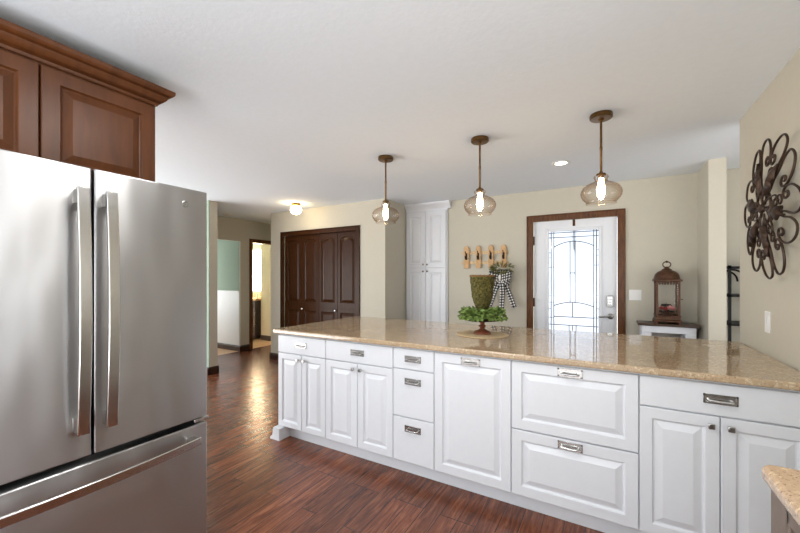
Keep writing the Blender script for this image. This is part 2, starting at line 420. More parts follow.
# right wall with a side window behind the camera's view
b = B(); box(b, .785, .905, -2.6, .12, 0, ZC); box(b, .785, .905, 1.12, 3.31, 0, ZC); box(b, .785, .905, .12, 1.12, 0, 1.16); box(b, .785, .905, .12, 1.12, 2.05, ZC)
slabel(struct('wall_right', b, 'wall'), 'beige wall on the right with the scrolled metal art', 'wall')
b = B()
for a in ((.12, .165, 1.16, 2.05), (1.075, 1.12, 1.16, 2.05), (.165, 1.075, 1.16, 1.205), (.165, 1.075, 2.005, 2.05), (.60, .64, 1.205, 2.005)): box(b, .83, .87, *a)
wf = struct('window_2', b, 'plastic', bevel=.003); slabel(wf, 'white framed side window over the small corner counter', 'window')
struct('pane', bx(.848, .852, .165, 1.075, 1.205, 2.005), M['pane'], parent=wf)
struct('wall_recess', bx(2.48, 2.6, 3.31, 4.75, 0, ZC), 'wall')
# wall behind the refrigerator
struct('wall_left', bx(-2.57, -2.45, -2.6, 1.03, 0, ZC), 'wall')
# closet wall with returns
CX0, CX1, CZ = -4.60, -3.105, 2.045
b = B(); box(b, -4.90, CX0, 4.15, 4.27, 0, ZC); box(b, CX1, -2.63, 4.15, 4.27, 0, ZC); box(b, CX0, CX1, 4.15, 4.27, CZ, ZC)
box(b, -4.90, -4.78, 4.27, 6.0, 0, ZC); box(b, -2.75, -2.63, 4.27, 5.3, 0, ZC)
slabel(struct('wall_closet', b, 'wall'), 'beige wall around the brown closet doors', 'wall')
struct('wall_closet_rear', bx(-4.78, -2.75, 4.9, 5.0, 0, ZC), 'wall')
# free wall end beside the refrigerator (green on its far-left face)
slabel(struct('wall_divider', bx(-9, -4.83, 3.03, 3.15, 0, ZC), 'wall'), 'beige wall end just right of the refrigerator', 'wall')
struct('wall_divider_green', bx(-9, -4.832, 3.022, 3.03, 0, ZC), 'green')
# end wall of the hall: wide opening, short pier, bathroom doorway
HX = -5.88
b = B(); box(b, HX-.12, HX, 3.15, 3.32, 0, ZC); box(b, HX-.12, HX, 3.32, 4.285, 2.035, ZC); box(b, HX-.12, HX, 4.285, 4.535, 0, ZC)
box(b, HX-.12, HX, 4.535, 5.3, 2.04, ZC); box(b, HX-.12, HX, 5.3, 6, 0, ZC); box(b, HX, -4.9, 5.88, 6, 0, ZC)
slabel(struct('wall_hall', b, 'wall'), 'beige wall at the end of the hallway with two openings', 'wall')
struct('wall_green', bx(-9, HX-.03, 4.281, 4.33, 1.11, ZC), 'green')
b = B(); box(b, -9, HX-.03, 4.279, 4.33, .1, 1.09); box(b, -9, HX-.03, 4.268, 4.33, 1.09, 1.115)
slabel(struct('wall_wainscot', b, 'wains'), 'white wainscot below the green wall at the hall end', 'wall')
struct('wall_bath', bx(-6.6, HX-.12, 5.32, 5.42, 0, ZC), 'wall')
struct('wall_bath_rear', bx(-9, -6.6, 5.78, 5.9, 0, ZC), 'wall')

# baseboards
def baseb(name, segs):
    b = B()
    for ax, a0, a1, pos, sgn in segs:
        poly = [(pos+sgn*d, z) for d, z in base_profile(.016, .105)]
        if ax == 'x': prism(b, poly, 'x', a0, a1)
        else: prism(b, poly, 'y', a0, a1)
    o = struct(name, b, 'base'); return o
slabel(baseb('baseboard_closet', [('x', -4.916, CX0-.06, 4.15, -1), ('x', CX1+.06, -2.614, 4.15, -1), ('y', 4.134, 5.88, -4.90, -1), ('y', 4.134, 4.7, -2.63, 1)]), 'dark brown baseboard along the closet wall', 'baseboard')
baseb('baseboard_divider', [('y', 3.006, 3.166, -4.83, 1), ('x', -9, -4.814, 3.022, -1), ('x', -5.88, -4.814, 3.15, 1)])
baseb('baseboard_hall', [('y', 4.27, 4.465, HX, 1), ('x', -9, HX+.016, 4.279, -1), ('x', -6.6, -6.0, 5.32, -1)])
baseb('baseboard_back', [('x', -1.95, -.89, 4.75, -1), ('x', .16, .8, 4.75, -1), ('y', 4.26, 4.75, .80, -1), ('x', .784, .941, 4.275, -1), ('x', .93, 2.48, 4.75, -1)])
baseb('baseboard_right', [('y', -2.6, .1, .785, -1)])

# casings
def casing(name, T, u0, u1, z1, wd, d, label):
    b = B()
    fbox(b, T, u0-wd, u0, 0, z1+wd, 0, d); fbox(b, T, u1, u1+wd, 0, z1+wd, 0, d); fbox(b, T, u0, u1, z1, z1+wd, 0, d)
    fbox(b, T, u0-wd, u0-wd+.014, 0, z1+wd, d, d+.008); fbox(b, T, u1+wd-.014, u1+wd, 0, z1+wd, d, d+.008); fbox(b, T, u0-wd+.014, u1+wd-.014, z1+wd-.014, z1+wd, d, d+.008)
    return slabel(struct(name, b, 'trim', bevel=.003), label, 'door casing')
casing('trim_1', face_my(4.75), DX0+.012, DX1-.012, DZ-.006, .078, .014, 'brown wood casing framing the front door')
o = casing('trim_2', face_my(4.15), CX0+.02, CX1-.02, CZ-.012, .072, .014, 'dark brown casing framing the closet doors'); o.data.materials[0] = M['walnut']
casing('trim_3', face_px(HX), 4.545, 5.29, 2.03, .07, .014, 'brown wood casing of the bathroom doorway')
b = B(); box(b, HX-.12, HX, 4.535, 4.547, 0, 2.04); box(b, HX-.12, HX, 4.547, 5.3, 2.03, 2.04)
struct('trim_4', b, 'trim')

# ------------------------------------------------------------------ island cabinets
YF = 2.155
TF = face_my(YF)
ZT, ZB = .872, .105

def pull(parent, name, u, z, T, wd=.122, ht=.044):
    b = B()
    fbox(b, T, u-wd/2, u+wd/2, z+ht/2-.008, z+ht/2, .02, .0245); fbox(b, T, u-wd/2, u+wd/2, z-ht/2, z-ht/2+.008, .02, .0245)
    fbox(b, T, u-wd/2, u-wd/2+.008, z-ht/2, z+ht/2, .02, .0245); fbox(b, T, u+wd/2-.008, u+wd/2, z-ht/2, z+ht/2, .02, .0245)
    fbox(b, T, u-wd/2+.006, u+wd/2-.006, z-ht/2+.006, z+ht/2-.006, .02, .0215)
    r = wd/2-.02
    pts = [T(u-r, z-.004, .02), T(u-r, z-.004, .036), T(u-r+.006, z-.005, .042), T(u, z-.007, .043), T(u+r-.006, z-.005, .042), T(u+r, z-.004, .036), T(u+r, z-.004, .02)]
    tube(b, pts, .0055, 8)
    return obj(name, b, 'pewter', parent, bevel=.0008, segs=1)

def knob(parent, u, z, T):
    b = B()
    fbox(b, T, u-.006, u+.006, z-.006, z+.006, .02, .034); fbox(b, T, u-.0125, u+.0125, z-.0125, z+.0125, .034, .046)
    return obj('knob', b, 'pewter', parent, bevel=.003)

def cabinet(x0, x1, label, group='white base cabinets of the island', filler=0.):
    t = thing('base_cabinet', ((x0+x1)/2, YF, 0), label, 'cabinet', group)
    b = bx(x0+.0008, x1+filler-.0008, YF, 2.95, .1, .8845)
    obj('body', b, 'whitebox', t)
    return t
g = .0022
def drawer(t, x0, x1, z0, z1, raised=False, pz=None, name='drawer'):
    b = panel(B(), x0+g, x1-g, z0, z1, TF, raised=raised)
    d = obj(name, b, 'white', t, smooth=True, sharp=8)
    pull(d, 'pull', (x0+x1)/2, pz if pz else (z0+z1)/2+.003, TF)
    return d
def door(t, x0, x1, z0, z1, ku, stile=.05):
    b = panel(B(), x0+g, x1-g, z0, z1, TF, stile=stile)
    d = obj('door', b, 'white', t, smooth=True, sharp=8)
    knob(d, ku, z1-.04, TF); return d

xa, xb, xc, xd, xe, xf, xg = -2.432, -1.902, -1.289, -.978, -.487, .134, .748
t = cabinet(xa, xb, 'white cabinet at the far left end of the island, beside the hallway floor')
drawer(t, xa, xb, .729, ZT); m_ = (xa+xb)/2+.01
door(t, xa, m_, ZB, .722, m_-.034, .045); door(t, m_, xb, ZB, .722, m_+.034, .045)
poly = [(-2.362, .0), (-2.362, .099), (-2.43, .104), (-2.437, .085), (-2.438, .06), (-2.446, .035), (-2.464, .02), (-2.47, .012), (-2.47, 0)]
obj('bracket_foot', prism(B(), poly, 'y', 2.085, 2.9), 'white', t)
t = cabinet(xb, xc, 'white two-door cabinet with a wide drawer, second from the hallway end')
drawer(t, xb, xc, .729, ZT); m_ = (xb+xc)/2
door(t, xb, m_, ZB, .722, m_-.034); door(t, m_, xc, ZB, .722, m_+.034)
t = cabinet(xc, xd, 'narrow white cabinet of three plain stacked drawers in the island')
drawer(t, xc, xd, .737, ZT); drawer(t, xc, xd, .411, .731, pz=.655); drawer(t, xc, xd, ZB, .405, pz=.335)
t = cabinet(xd, xe, 'white island cabinet with one tall raised panel and a pull on top')
drawer(t, xd, xe, ZB, ZT, True, ZT-.035, 'pullout_front')
t = cabinet(xe, xf, 'white island cabinet with two deep raised-panel drawers')
drawer(t, xe, xf, .486, ZT, True, ZT-.03); drawer(t, xe, xf, ZB, .479, True, .447)
t = cabinet(xf, xg, 'white two-door cabinet at the right end of the island against the wall', filler=.785-xg-.002)
drawer(t, xf, xg, .729, ZT); m_ = (xf+xg)/2
door(t, xf, m_, ZB, .722, m_-.034); door(t, m_, xg, ZB, .722, m_+.034)
tk = obj('toe_kick', bx(-2.36, .783, 2.20, 2.93, 0.001, .099), 'white'); tag(tk, 'white toe-kick board along the floor under the island cabinets', 'toe kick')

def slab_top(name, poly, z0, z1, m, bev):
    return obj(name, prism(B(), poly, 'z', z0, z1), m, smooth=True, bevel=bev, segs=4)
def rounded(poly, idx, r, n=6):
    out = []
    k = len(poly)
    for i, p in enumerate(poly):
        if i not in idx: out.append(p); continue
        p = Vector(p); a = (Vector(poly[i-1])-p).normalized(); c = (Vector(poly[(i+1) % k])-p).normalized()
        cen = p+(a+c)*r
        for j in range(n+1):
            th = j/n*PI/2
            out.append(tuple(cen-c*r*math.cos(th)-a*r*math.sin(th)))
    return out
o = slab_top('island_countertop', rounded([(-2.478, 2.108), (.783, 2.108), (.783, 3.285), (-2.478, 3.285)], (0, 3), .025), .8855, .92, 'granite', .009)
tag(o, 'long tan speckled granite countertop on the white island', 'countertop')

# second counter by the camera
t = thing('wood_cabinet', (.56, 1.0, 0), 'taupe wood cabinet under the small granite counter in the corner', 'cabinet')
b = B(); box(b, .322, .783, 1.04, 1.135, .1, .8845); box(b, .322, .783, -.6, .60, .1, .8845); box(b, .362, .783, .59, 1.05, .1, .8845); box(b, .322, .3625, .59, 1.05, .845, .8845)
obj('body', b, 'taupe', t, bevel=.002)
obj('inset_panel', bx(.355, .3615, .602, 1.038, .1, .843), 'redwood', t)
obj('toe_kick', bx(.38, .783, -.6, 1.08, 0.001, .099), 'taupe', t)
o = slab_top('side_countertop', rounded([(.308, -.62), (.783, -.62), (.783, 1.158), (.308, 1.166)], (3,), .03), .8855, .92, 'granite2', .011)
tag(o, 'rounded corner of a warm granite counter at the lower right', 'countertop')

# ------------------------------------------------------------------ refrigerator
FX, FY0, FY1, FZ = -1.698, .139, 1.054, 1.772
t = thing('refrigerator', (-2.05, .59, 0), 'stainless steel french-door refrigerator with a bottom freezer drawer', 'refrigerator')
b = B(); box(b, -2.43, FX-.085, FY0+.004, FY1-.004, .03, FZ-.005); obj('body', b, 'gap', t)
for y in (FY0+.06, FY1-.1): obj('base_foot', bx(-2.38, -1.85, y, y+.04, 0, .03), 'gap', t)
FM = .603
def fridge_door(y0, y1, z0, z1, name):
    b = B(); box(b, FX-.078, FX, y0, y1, z0, z1)
    return obj(name, b, 'steel', t, smooth=True, bevel=.006, segs=3)
dl = fridge_door(FY0, FM-.004, .682, FZ, 'door'); dr = fridge_door(FM+.004, FY1, .682, FZ, 'door')
df = fridge_door(FY0, FY1, .07, .655, 'freezer_drawer')
def bar(pts, wv, th):
    """a flat bar: pts, half width vector, thickness vector"""
    b = B(); R_ = []
    for p, nrm in pts:
        p = Vector(p); nrm = Vector(nrm).normalized()*th; wv = Vector(wv)
        R_.append([b.verts.new(p-wv), b.verts.new(p+wv), b.verts.new(p+wv+nrm), b.verts.new(p-wv+nrm)])
    for a, c in zip(R_, R_[1:]):
        for j in range(4): b.faces.new((a[j], a[(j+1) % 4], c[(j+1) % 4], c[j]))
    b.faces.new(R_[0][::-1]); b.faces.new(R_[-1]); return b
def vhandle(par, y):
    z0, z1 = .785, 1.683; n = 20; pts = []
    for i in range(n+1):
        s = i/n; z = z0+(z1-z0)*s; d = .040+.022*(1-(2*s-1)**2)
        sl = .022*4*(2*s-1)/(z1-z0)
        pts.append(((FX+d, y, z), (1, 0, sl)))
    b = bar(pts, (0, .0185, 0), .014)
    h = obj('handle', b, 'handle', par, smooth=True, bevel=.003)
    for za in (z0+.004, z1-.055): obj('handle_mount', bx(FX, FX+.046, y-.0135, y+.0135, za, za+.051), 'handle', h, bevel=.003)
vhandle(dl, .557); vhandle(dr, .644)
pts = []
for i in range(25):
    s = i/24; y = FY0+.06+(FY1-FY0-.12)*s; d = .036+.03*(1-(2*s-1)**2); sl = .03*4*(2*s-1)/(FY1-FY0-.12)
    pts.append(((FX+d, y, .592), (1, sl, 0)))
h = obj('handle', bar(pts, (0, 0, .018), .014), 'handle', df, smooth=True, bevel=.004)
for y in (FY0+.064, FY1-.10): obj('handle_mount', bx(FX, FX+.044, y, y+.036, .578, .606), 'handle', h, bevel=.003)
b = B(); lathe(b, [(0, 0), (.0155, 0), (.0155, .002), (.0135, .003), (.0130, .0022), (.0, .0022)], (FX, .949, 1.697), 28, 'x', cap=False)
for s in (-1, 1):
    tube(b, [(FX+.0028, .949+s*.0015+.006*math.cos(a)*1, 1.697+s*.0028+.0045*math.sin(a)) for a in [2*PI*i/14 for i in range(14)]], .0007, 5, True)
obj('emblem', b, 'chrome', dr, smooth=True)
b = B(); box(b, -1.80, FX-.012, FY1-.055, FY1+.016, .660, .676); obj('hinge', b, 'handle', t, bevel=.003)
for y in (FY0+.03, FY1-.1): obj('hinge_cover', bx(-1.95, -1.79, y, y+.07, FZ-.006, FZ+.012), 'gap', t, bevel=.003)

# ------------------------------------------------------------------ cherry wall cabinet above the refrigerator
WX, WY0, WY1, WZ0, WZ1 = -2.12, .105, 1.022, 1.80, 2.30
t = thing('wall_cabinet', (-2.28, .56, WZ0), 'cherry brown wood cabinet with crown moulding above the refrigerator', 'cabinet')
obj('body', bx(-2.448, WX, WY0, WY1, WZ0, WZ1), 'cherry', t, bevel=.001)
TW = face_px(WX)
for y0, y1 in ((WY0+.004, .560), (.566, WY1-.006)):
    b = panel(B(), y0, y1, WZ0+.004, WZ1-.03, TW, t=.021, stile=.062, edge=.004)
    d = obj('door', b, 'cherry', t, smooth=True, sharp=8)
prof = [(0, 0), (.008, 0), (.012, .008), (.012, .014), (.026, .020), (.040, .034), (.046, .05), (.056, .054), (.066, .062), (.07, .07), (.07, .085), (0, .085)]
def crown(z, x, y1, y0, xb, pr):
    """crown moulding round the front (+X) and the end (+Y) with a mitred corner"""
    b = B(); n = len(pr); rows = []
    for st in range(3):
        row = []
        for d, hh in pr:
            if st == 0: p = (x+d, y0, z+hh)
            elif st == 1: p = (x+d, y1+d, z+hh)
            else: p = (xb, y1+d, z+hh)
            row.append(b.verts.new(p))
        rows.append(row)
    for a, c in zip(rows, rows[1:]):
        for i in range(n): b.faces.new((a[i], a[(i+1) % n], c[(i+1) % n], c[i]))
    b.faces.new(rows[0][::-1]); b.faces.new(rows[2]); return b
obj('crown_moulding', crown(2.283, WX+.001, WY1+.001, WY0, -2.448, prof), 'cherry', t, smooth=True)

# ------------------------------------------------------------------ closet bifold doors
TC = face_my(4.205)
cw = (CX1-CX0-.024)/4
for k in range(2):
    d2 = bpy.data.objects.new('door_%d' % (k+2), None); COL.objects.link(d2); d2['kind'] = 'structure'
    xs = CX0+.012+2*k*cw
    d2.location = (xs+cw, 4.2, 0)
    slabel(d2, ('dark brown arched-panel bifold closet door farther from the white pantry', 'dark brown arched-panel bifold closet door nearer to the white pantry')[k], 'door')
    for j in range(2):
        u0 = xs+j*cw+.002; u1 = u0+cw-.004
        b = B()
        panel(b, u0, u1, .012, .90, TC, t=.03, stile=.05, rails=(.16, .06), edge=.0015)
        panel(b, u0, u1, .90, CZ-.018, TC, t=.03, stile=.05, arch=.042, rails=(.085, .06), edge=.0015)
        lf = obj('leaf', b, 'walnut', d2, smooth=True, sharp=14)
        if (k == 0 and j == 1) or (k == 1 and j == 0):
            ku = (u0+.03) if k == 0 else (u1-.03)
            b = B(); lathe(b, [(0.006, 0), (.006, -.014), (.0145, -.02), (.016, -.027), (.012, -.033), (0, -.035)], (ku, 4.175, .865), 16, 'y'); obj('knob', b, 'nickel', lf, smooth=True)
b = B(); box(b, CX0, CX1, 4.20, 4.25, CZ-.016, CZ); struct('trim_5', b, 'walnut')

# ------------------------------------------------------------------ pantry
PX0, PX1, PY = -2.622, -1.958, 4.73
t = thing('pantry_cabinet', (-2.29, 5.0, 0), 'tall white built-in pantry cabinet in the corner by the closet', 'cabinet')
obj('body', bx(PX0, PX1, PY, 5.29, 0, 2.36), 'whitebox', t)
TP = face_my(PY); pm = (PX0+PX1)/2
for z0, z1, kz in ((1.505, 2.31, 1.55), (.12, 1.495, 1.45)):
    for u0, u1, ku in ((PX0+.02, pm-.003, pm-.032), (pm+.003, PX1-.02, pm+.032)):
        d = obj('door', panel(B(), u0, u1, z0, z1, TP, t=.02, stile=.062), 'white', t, smooth=True, sharp=8)
        b = B(); lathe(b, [(.006, 0), (.006, -.012), (.014, -.018), (.014, -.024), (0, -.028)], (ku, PY-.02, kz), 14, 'y'); obj('knob', b, 'nickel', d, smooth=True)
b = B(); prism(b, [(PY, 2.335), (PY-.01, 2.335), (PY-.014, 2.355), (PY-.03, 2.375), (PY-.05, 2.40), (PY-.062, 2.415), (PY-.066, 2.438), (PY, 2.438)], 'x', PX0-.0, PX1+.05)
obj('crown_moulding', b, 'white', t, smooth=True)
b = B(); box(b, PX1, PX1+.05, PY-.0, 4.749, 2.335, 2.438)
obj('moulding_return', b, 'white', t)

# ------------------------------------------------------------------ front door
d1 = bpy.data.objects.new('door_1', None); COL.objects.link(d1); d1['kind'] = 'structure'; d1.location = (-.36, 4.78, 0)
slabel(d1, 'white front door with a tall leaded glass light', 'door')
SX0, SX1, SZ = -.808, .091, 2.052
GX0, GX1, GZ0, GZ1 = -.637, -.088, .28, 1.925
b = B(); y0, y1 = 4.775, 4.82
box(b, SX0, GX0, y0, y1, .012, SZ); box(b, GX1, SX1, y0, y1, .012, SZ); box(b, GX0, GX1, y0, y1, .012, GZ0); box(b, GX0, GX1, y0, y1, GZ1, SZ)
obj('slab', b, 'doorpaint', d1)
b = B(); e = .03
for a in ((GX0-e, GX0+.004, GZ0-e, GZ1+e), (GX1-.004, GX1+e, GZ0-e, GZ1+e), (GX0+.004, GX1-.004, GZ0-e, GZ0+.004), (GX0+.004, GX1-.004, GZ1-.004, GZ1+e)):
    box(b, a[0], a[1], y0-.012, y0, a[2], a[3])
obj('glass_moulding', b, 'doorpaint', d1, bevel=.005)
obj('glass', bx(GX0, GX1, 4.795, 4.801, GZ0, GZ1), 'frost', d1)
# lead cames
b = B(); W_ = GX1-GX0; LY = 4.793
def U(f): return GX0+W_*f
def Zp(y): return GZ1-.00313*(y-122)
def ln(p, q, r=.0048): tube(b, [(U(p[0]), LY, p[1]), (U(q[0]), LY, q[1])], r, 5)
def arc(z0, z1, f0=.11, f1=.9, r=.0048):
    tube(b, [(U(f0+(f1-f0)*i/16), LY, z0+(z1-z0)*(1-(2*i/16-1)**2)) for i in range(17)], r, 5)
zt, zb = GZ1, GZ0
for f in (.055, .11, .9, .95): ln((f, zt), (f, zb))
for z in (Zp(128), Zp(146), Zp(487), zb+.06): ln((0, z), (1, z))
ln((.11, Zp(455)), (.9, Zp(455))); arc(Zp(183), Zp(163)); arc(Zp(413), Zp(398))
for f in (.44, .54): ln((f, Zp(163)), (f, Zp(400)))
ln((.44, Zp(285)), (.54, Zp(285))); ln((.49, Zp(400)), (.49, Zp(455)))
for f in (.42, .49, .56): ln((f, Zp(487)), (f, zb+.06), .0042)
arc(zb+.30, zb+.38)
for z in (205, 225, 262, 375, 400, 425, 460, 560, 600):
    ln((0, Zp(z)), (.055 if z % 2 else .11, Zp(z)), .003); ln((.9 if z % 2 == 0 else .95, Zp(z-6)), (1, Zp(z-6)), .003)
obj('lead_came', b, 'lead', d1)
b = B()
for hz in (1.82, 1.05, .25): box(b, SX0-.012, SX0+.012, 4.757, 4.776, hz-.055, hz+.055)
obj('hinge', b, 'hinge', d1, bevel=.002)
hx = .022
b = B(); poly = rounded([(hx-.037, 1.02), (hx+.037, 1.02), (hx+.037, 1.155), (hx-.037, 1.155)], (0, 1, 2, 3), .022)
prism(b, poly, 'y', 4.752, 4.776); dk = obj('deadbolt', b, 'chrome', d1, smooth=True, bevel=.005)
b = B()
for i in range(2):
    for j in range(3): box(b, hx-.018+i*.022, hx-.004+i*.022, 4.748, 4.752, 1.055+j*.03, 1.073+j*.03)
obj('keypad', b, 'pewter', dk)
b = B(); lathe(b, [(.0, 4.775), (.033, 4.775), (.033, 4.765), (.02, 4.758), (.012, 4.755), (.012, 4.73), (0, 4.73)], (hx+.005, 0, .915), 20, 'y', cap=False)
tube(b, [(hx+.005, 4.735, .915), (hx-.02, 4.732, .917), (hx-.06, 4.732, .912), (hx-.09, 4.736, .905), (hx-.115, 4.74, .905)], [.011, .010, .009, .008, .006], 10)
obj('lever_handle', b, 'chrome', d1, smooth=True)
b = B(); box(b, SX0, SX1, 4.76, 4.87, 0, .011); obj('sill', b, 'hinge', d1)
# wreath hanger over the door
t = thing('wreath_hanger', (-.352, 4.76, SZ-.1), 'small brown metal hook hung over the top of the front door', 'hook')
b = B(); box(b, -.366, -.338, 4.7705, 4.7745, SZ-.075, SZ+.003); box(b, -.366, -.338, 4.7705, 4.826, SZ+.0005, SZ+.003); box(b, -.366, -.338, 4.8225, 4.826, SZ-.36, SZ+.003)
obj('strap', b, 'hinge', t)
b = B(); tube(b, [(-.352, 4.8265, SZ-.36), (-.352, 4.85, SZ-.38), (-.352, 4.87, SZ-.36), (-.352, 4.872, SZ-.34)], .006, 8); obj('hook', b, 'hinge', t)

# ------------------------------------------------------------------ pendants
t = pend = thing('pendant_light', (-1.727, 2.735, 1.84), 'x', 'pendant light', 'glass pendants over the island')
c = (-1.727, 2.735, 0)
b = lathe(B(), [(0, ZC-.001), (.066, ZC-.001), (.068, ZC-.006), (.068, ZC-.026), (.062, ZC-.032), (.02, ZC-.034), (.012, ZC-.045), (0, ZC-.045)], c, 36, cap=False); obj('canopy', b, 'bronze', t, smooth=True)
b = lathe(B(), [(.0075, ZC-.04), (.0075, 2.225), (.009, 2.222), (.009, 2.205), (.0075, 2.20), (.0075, 2.05)], c, 16); obj('rod', b, 'bronze', t, smooth=True)
b = lathe(B(), [(0, 2.062), (.009, 2.062), (.012, 2.05), (.026, 2.046), (.03, 2.040), (.03, 2.034), (.017, 2.032), (.016, 2.015), (.0, 2.015)], c, 24, cap=False); obj('socket', b, 'bronze', t, smooth=True)
prof = [(.038, 2.034), (.043, 2.028), (.044, 2.020), (.038, 2.008), (.037, 2.0), (.044, 1.992), (.062, 1.984), (.088, 1.972), (.109, 1.955), (.120, 1.936), (.123, 1.916), (.119, 1.897), (.110, 1.880), (.098, 1.867), (.089, 1.859), (.088, 1.853), (.092, 1.846)]
fine = []
for (a, z0), (b0, z1) in zip(prof, prof[1:]): fine += [(a, z0), ((a+b0)/2, (z0+z1)/2)]
fine.append(prof[-1])
sh = obj('glass_shade', lathe(B(), fine, c, 48, cap=False), 'glass', t, smooth=True)
b = lathe(B(), [(.014, 2.0145), (.016, 2.0), (.019, 1.975), (.0235, 1.945), (.0235, 1.92), (.019, 1.895), (.013, 1.879), (0, 1.873)], c, 20); obj('bulb', b, 'bulb', t, smooth=True)
for x, lab in ((-1.727, 'amber glass pendant light nearest the closet, smallest looking of the three'), (-.862, 'amber glass pendant light in the middle, above the mossy urn'), (-.039, 'amber glass pendant light hanging in front of the white front door')):
    p = pend if x == -1.727 else copy_tree(pend)
    p.location.x = x; p['label'] = lab

# other ceiling fixtures
t = thing('dome_light', (-3.93, 3.78, ZC-.17), 'small brass flush ceiling light with a glowing round globe near the closet', 'ceiling light')
c = (-3.93, 3.78, 0)
obj('base', lathe(B(), [(0, ZC-.001), (.062, ZC-.001), (.066, ZC-.01), (.058, ZC-.028), (.046, ZC-.04), (0, ZC-.04)], c, 28, cap=False), 'brass', t, smooth=True)
obj('globe', lathe(B(), [(.042, ZC-.041), (.06, ZC-.05), (.076, ZC-.075), (.08, ZC-.1), (.072, ZC-.128), (.05, ZC-.15), (.022, ZC-.161), (0, ZC-.163)], c, 28, cap=False), 'globe', t, smooth=True)
t = thing('recessed_light', (-.383, 3.70, ZC-.01), 'round white recessed ceiling light before the front door', 'ceiling light')
c = (-.383, 3.70, 0)
obj('trim_ring', lathe(B(), [(.052, ZC-.001), (.08, ZC-.001), (.082, ZC-.004), (.076, ZC-.009), (.054, ZC-.006)], c, 36, cap=False), 'plastic', t, smooth=True)
obj('lens', lathe(B(), [(0, ZC-.004), (.0545, ZC-.004), (.0545, ZC-.001), (0, ZC-.001)], c, 36, cap=False), 'lens', t, smooth=True)
o = obj('smoke_detector', lathe(B(), [(0, ZC-.001), (.065, ZC-.001), (.067, ZC-.012), (.06, ZC-.03), (.03, ZC-.036), (0, ZC-.036)], (-5.55, 3.79, 0), 28, cap=False), 'plastic', smooth=True)
tag(o, 'small round white smoke detector on the hallway ceiling', 'smoke detector')

# ------------------------------------------------------------------ picket hook rack and plaid bow
RX0, RX1 = -1.715, -1.15
t = thing('hook_rack', (-1.43, 4.74, 1.48), 'pale picket-fence rack with four dark hooks on the back wall', 'rack')
b = B(); box(b, RX0-.03, RX1+.03, 4.732, 4.749, 1.675, 1.715); box(b, RX0-.03, RX1+.03, 4.732, 4.749, 1.54, 1.58); obj('rail', b, 'mat_', t, bevel=.002)
pkx = [RX0+.04, -1.53, -1.335, -1.15+.0]
pkx = [-1.675, -1.508, -1.340, -1.172]
for i, x in enumerate(pkx):
    poly = [(x-.034, 1.487), (x+.034, 1.487), (x+.034, 1.752), (x+.026, 1.772), (x+.015, 1.784), (x, 1.79), (x-.015, 1.784), (x-.026, 1.772), (x-.034, 1.752)]
    p = obj('picket', prism(B(), poly, 'y', 4.716, 4.732), 'picket', t, bevel=.003)
    b = B(); box(b, x-.012, x+.012, 4.711, 4.716, 1.60, 1.69)
    tube(b, [(x, 4.712, 1.68), (x, 4.695, 1.685), (x, 4.68, 1.70), (x, 4.676, 1.715)], .006, 8)
    tube(b, [(x, 4.712, 1.625), (x, 4.69, 1.61), (x, 4.672, 1.615), (x, 4.662, 1.635), (x, 4.664, 1.65)], .0065, 8)
    obj('hook', b, 'darkiron', p, smooth=True)

def ribbon(pts, width, wdir, uvs=58., twist=None):
    """a cloth strip with UVs in checks, slightly thick"""
    b = B(); uvl = b.loops.layers.uv.new('UVMap'); pts = [Vector(p) for p in pts]; s = 0.; rows = []; nv = 4
    for i, p in enumerate(pts):
        if i: s += (p-pts[i-1]).length
        wd = width[i] if isinstance(width, list) else width
        d = Vector(wdir(i/(len(pts)-1))) if callable(wdir) else Vector(wdir)
        rows.append(([b.verts.new(p+d*wd*(j/nv-.5)) for j in range(nv+1)], s, wd))
    for (a, s0, w0), (c_, s1, w1) in zip(rows, rows[1:]):
        for j in range(nv):
            f = b.faces.new((a[j], a[j+1], c_[j+1], c_[j]))
            for lp, uv in zip(f.loops, ((s0*uvs+100, j/nv*w0*uvs+50), (s0*uvs+100, (j+1)/nv*w0*uvs+50), (s1*uvs+100, (j+1)/nv*w1*uvs+50), (s1*uvs+100, j/nv*w1*uvs+50))): lp[uvl].uv = uv
    return b
bxx, byy, bzz = -1.195, 4.665, 1.36
t = thing('plaid_bow', (bxx, byy, .95), 'black and white plaid bow with greenery hanging from the last picket hook', 'bow')
def add_ribbon(name, pts, width, wdir, par):
    o = obj(name, ribbon(pts, width, wdir), 'plaid', par, smooth=True)
    s = o.modifiers.new('thick', 'SOLIDIFY'); s.thickness = .003; return o
def loop_pts(sx, sz, dy=0, lx=.14):
    return [(bxx+sx*(lx*math.sin(PI*k/14)**.8*(.3+.7*1)), byy-.03+dy-.055*math.sin(2*PI*k/14), bzz+sz*.11*(k/14)+.05*math.sin(PI*k/14)*sz*.4) for k in range(15)]
add_ribbon('bow_loop', loop_pts(1, .5), .10, (0, .25, .97), t)
add_ribbon('bow_loop', loop_pts(-1, .5), .10, (0, .25, .97), t)
add_ribbon('bow_loop', loop_pts(.9, -1.0, .01, .13), .095, (.2, .25, .95), t)
add_ribbon('bow_loop', loop_pts(-.8, -1.0, .01, .13), .095, (-.2, .25, .95), t)
add_ribbon('ribbon_tail', [(bxx-.01-.14*s, byy-.02-.012*math.sin(6*s), bzz-.02-.36*s) for s in [k/12 for k in range(13)]], .066, (.97, 0, -.22), t)
add_ribbon('ribbon_tail', [(bxx+.01+.02*s+.012*math.sin(5*s), byy-.03-.015*math.sin(5*s+1), bzz-.02-.41*s) for s in [k/12 for k in range(13)]], .062, (1, 0, .05), t)
add_ribbon('ribbon_tail', [(bxx+.04+.13*s, byy-.005-.01*math.sin(6*s), bzz-.02-.36*s) for s in [k/12 for k in range(13)]], .062, (.95, 0, .3), t)
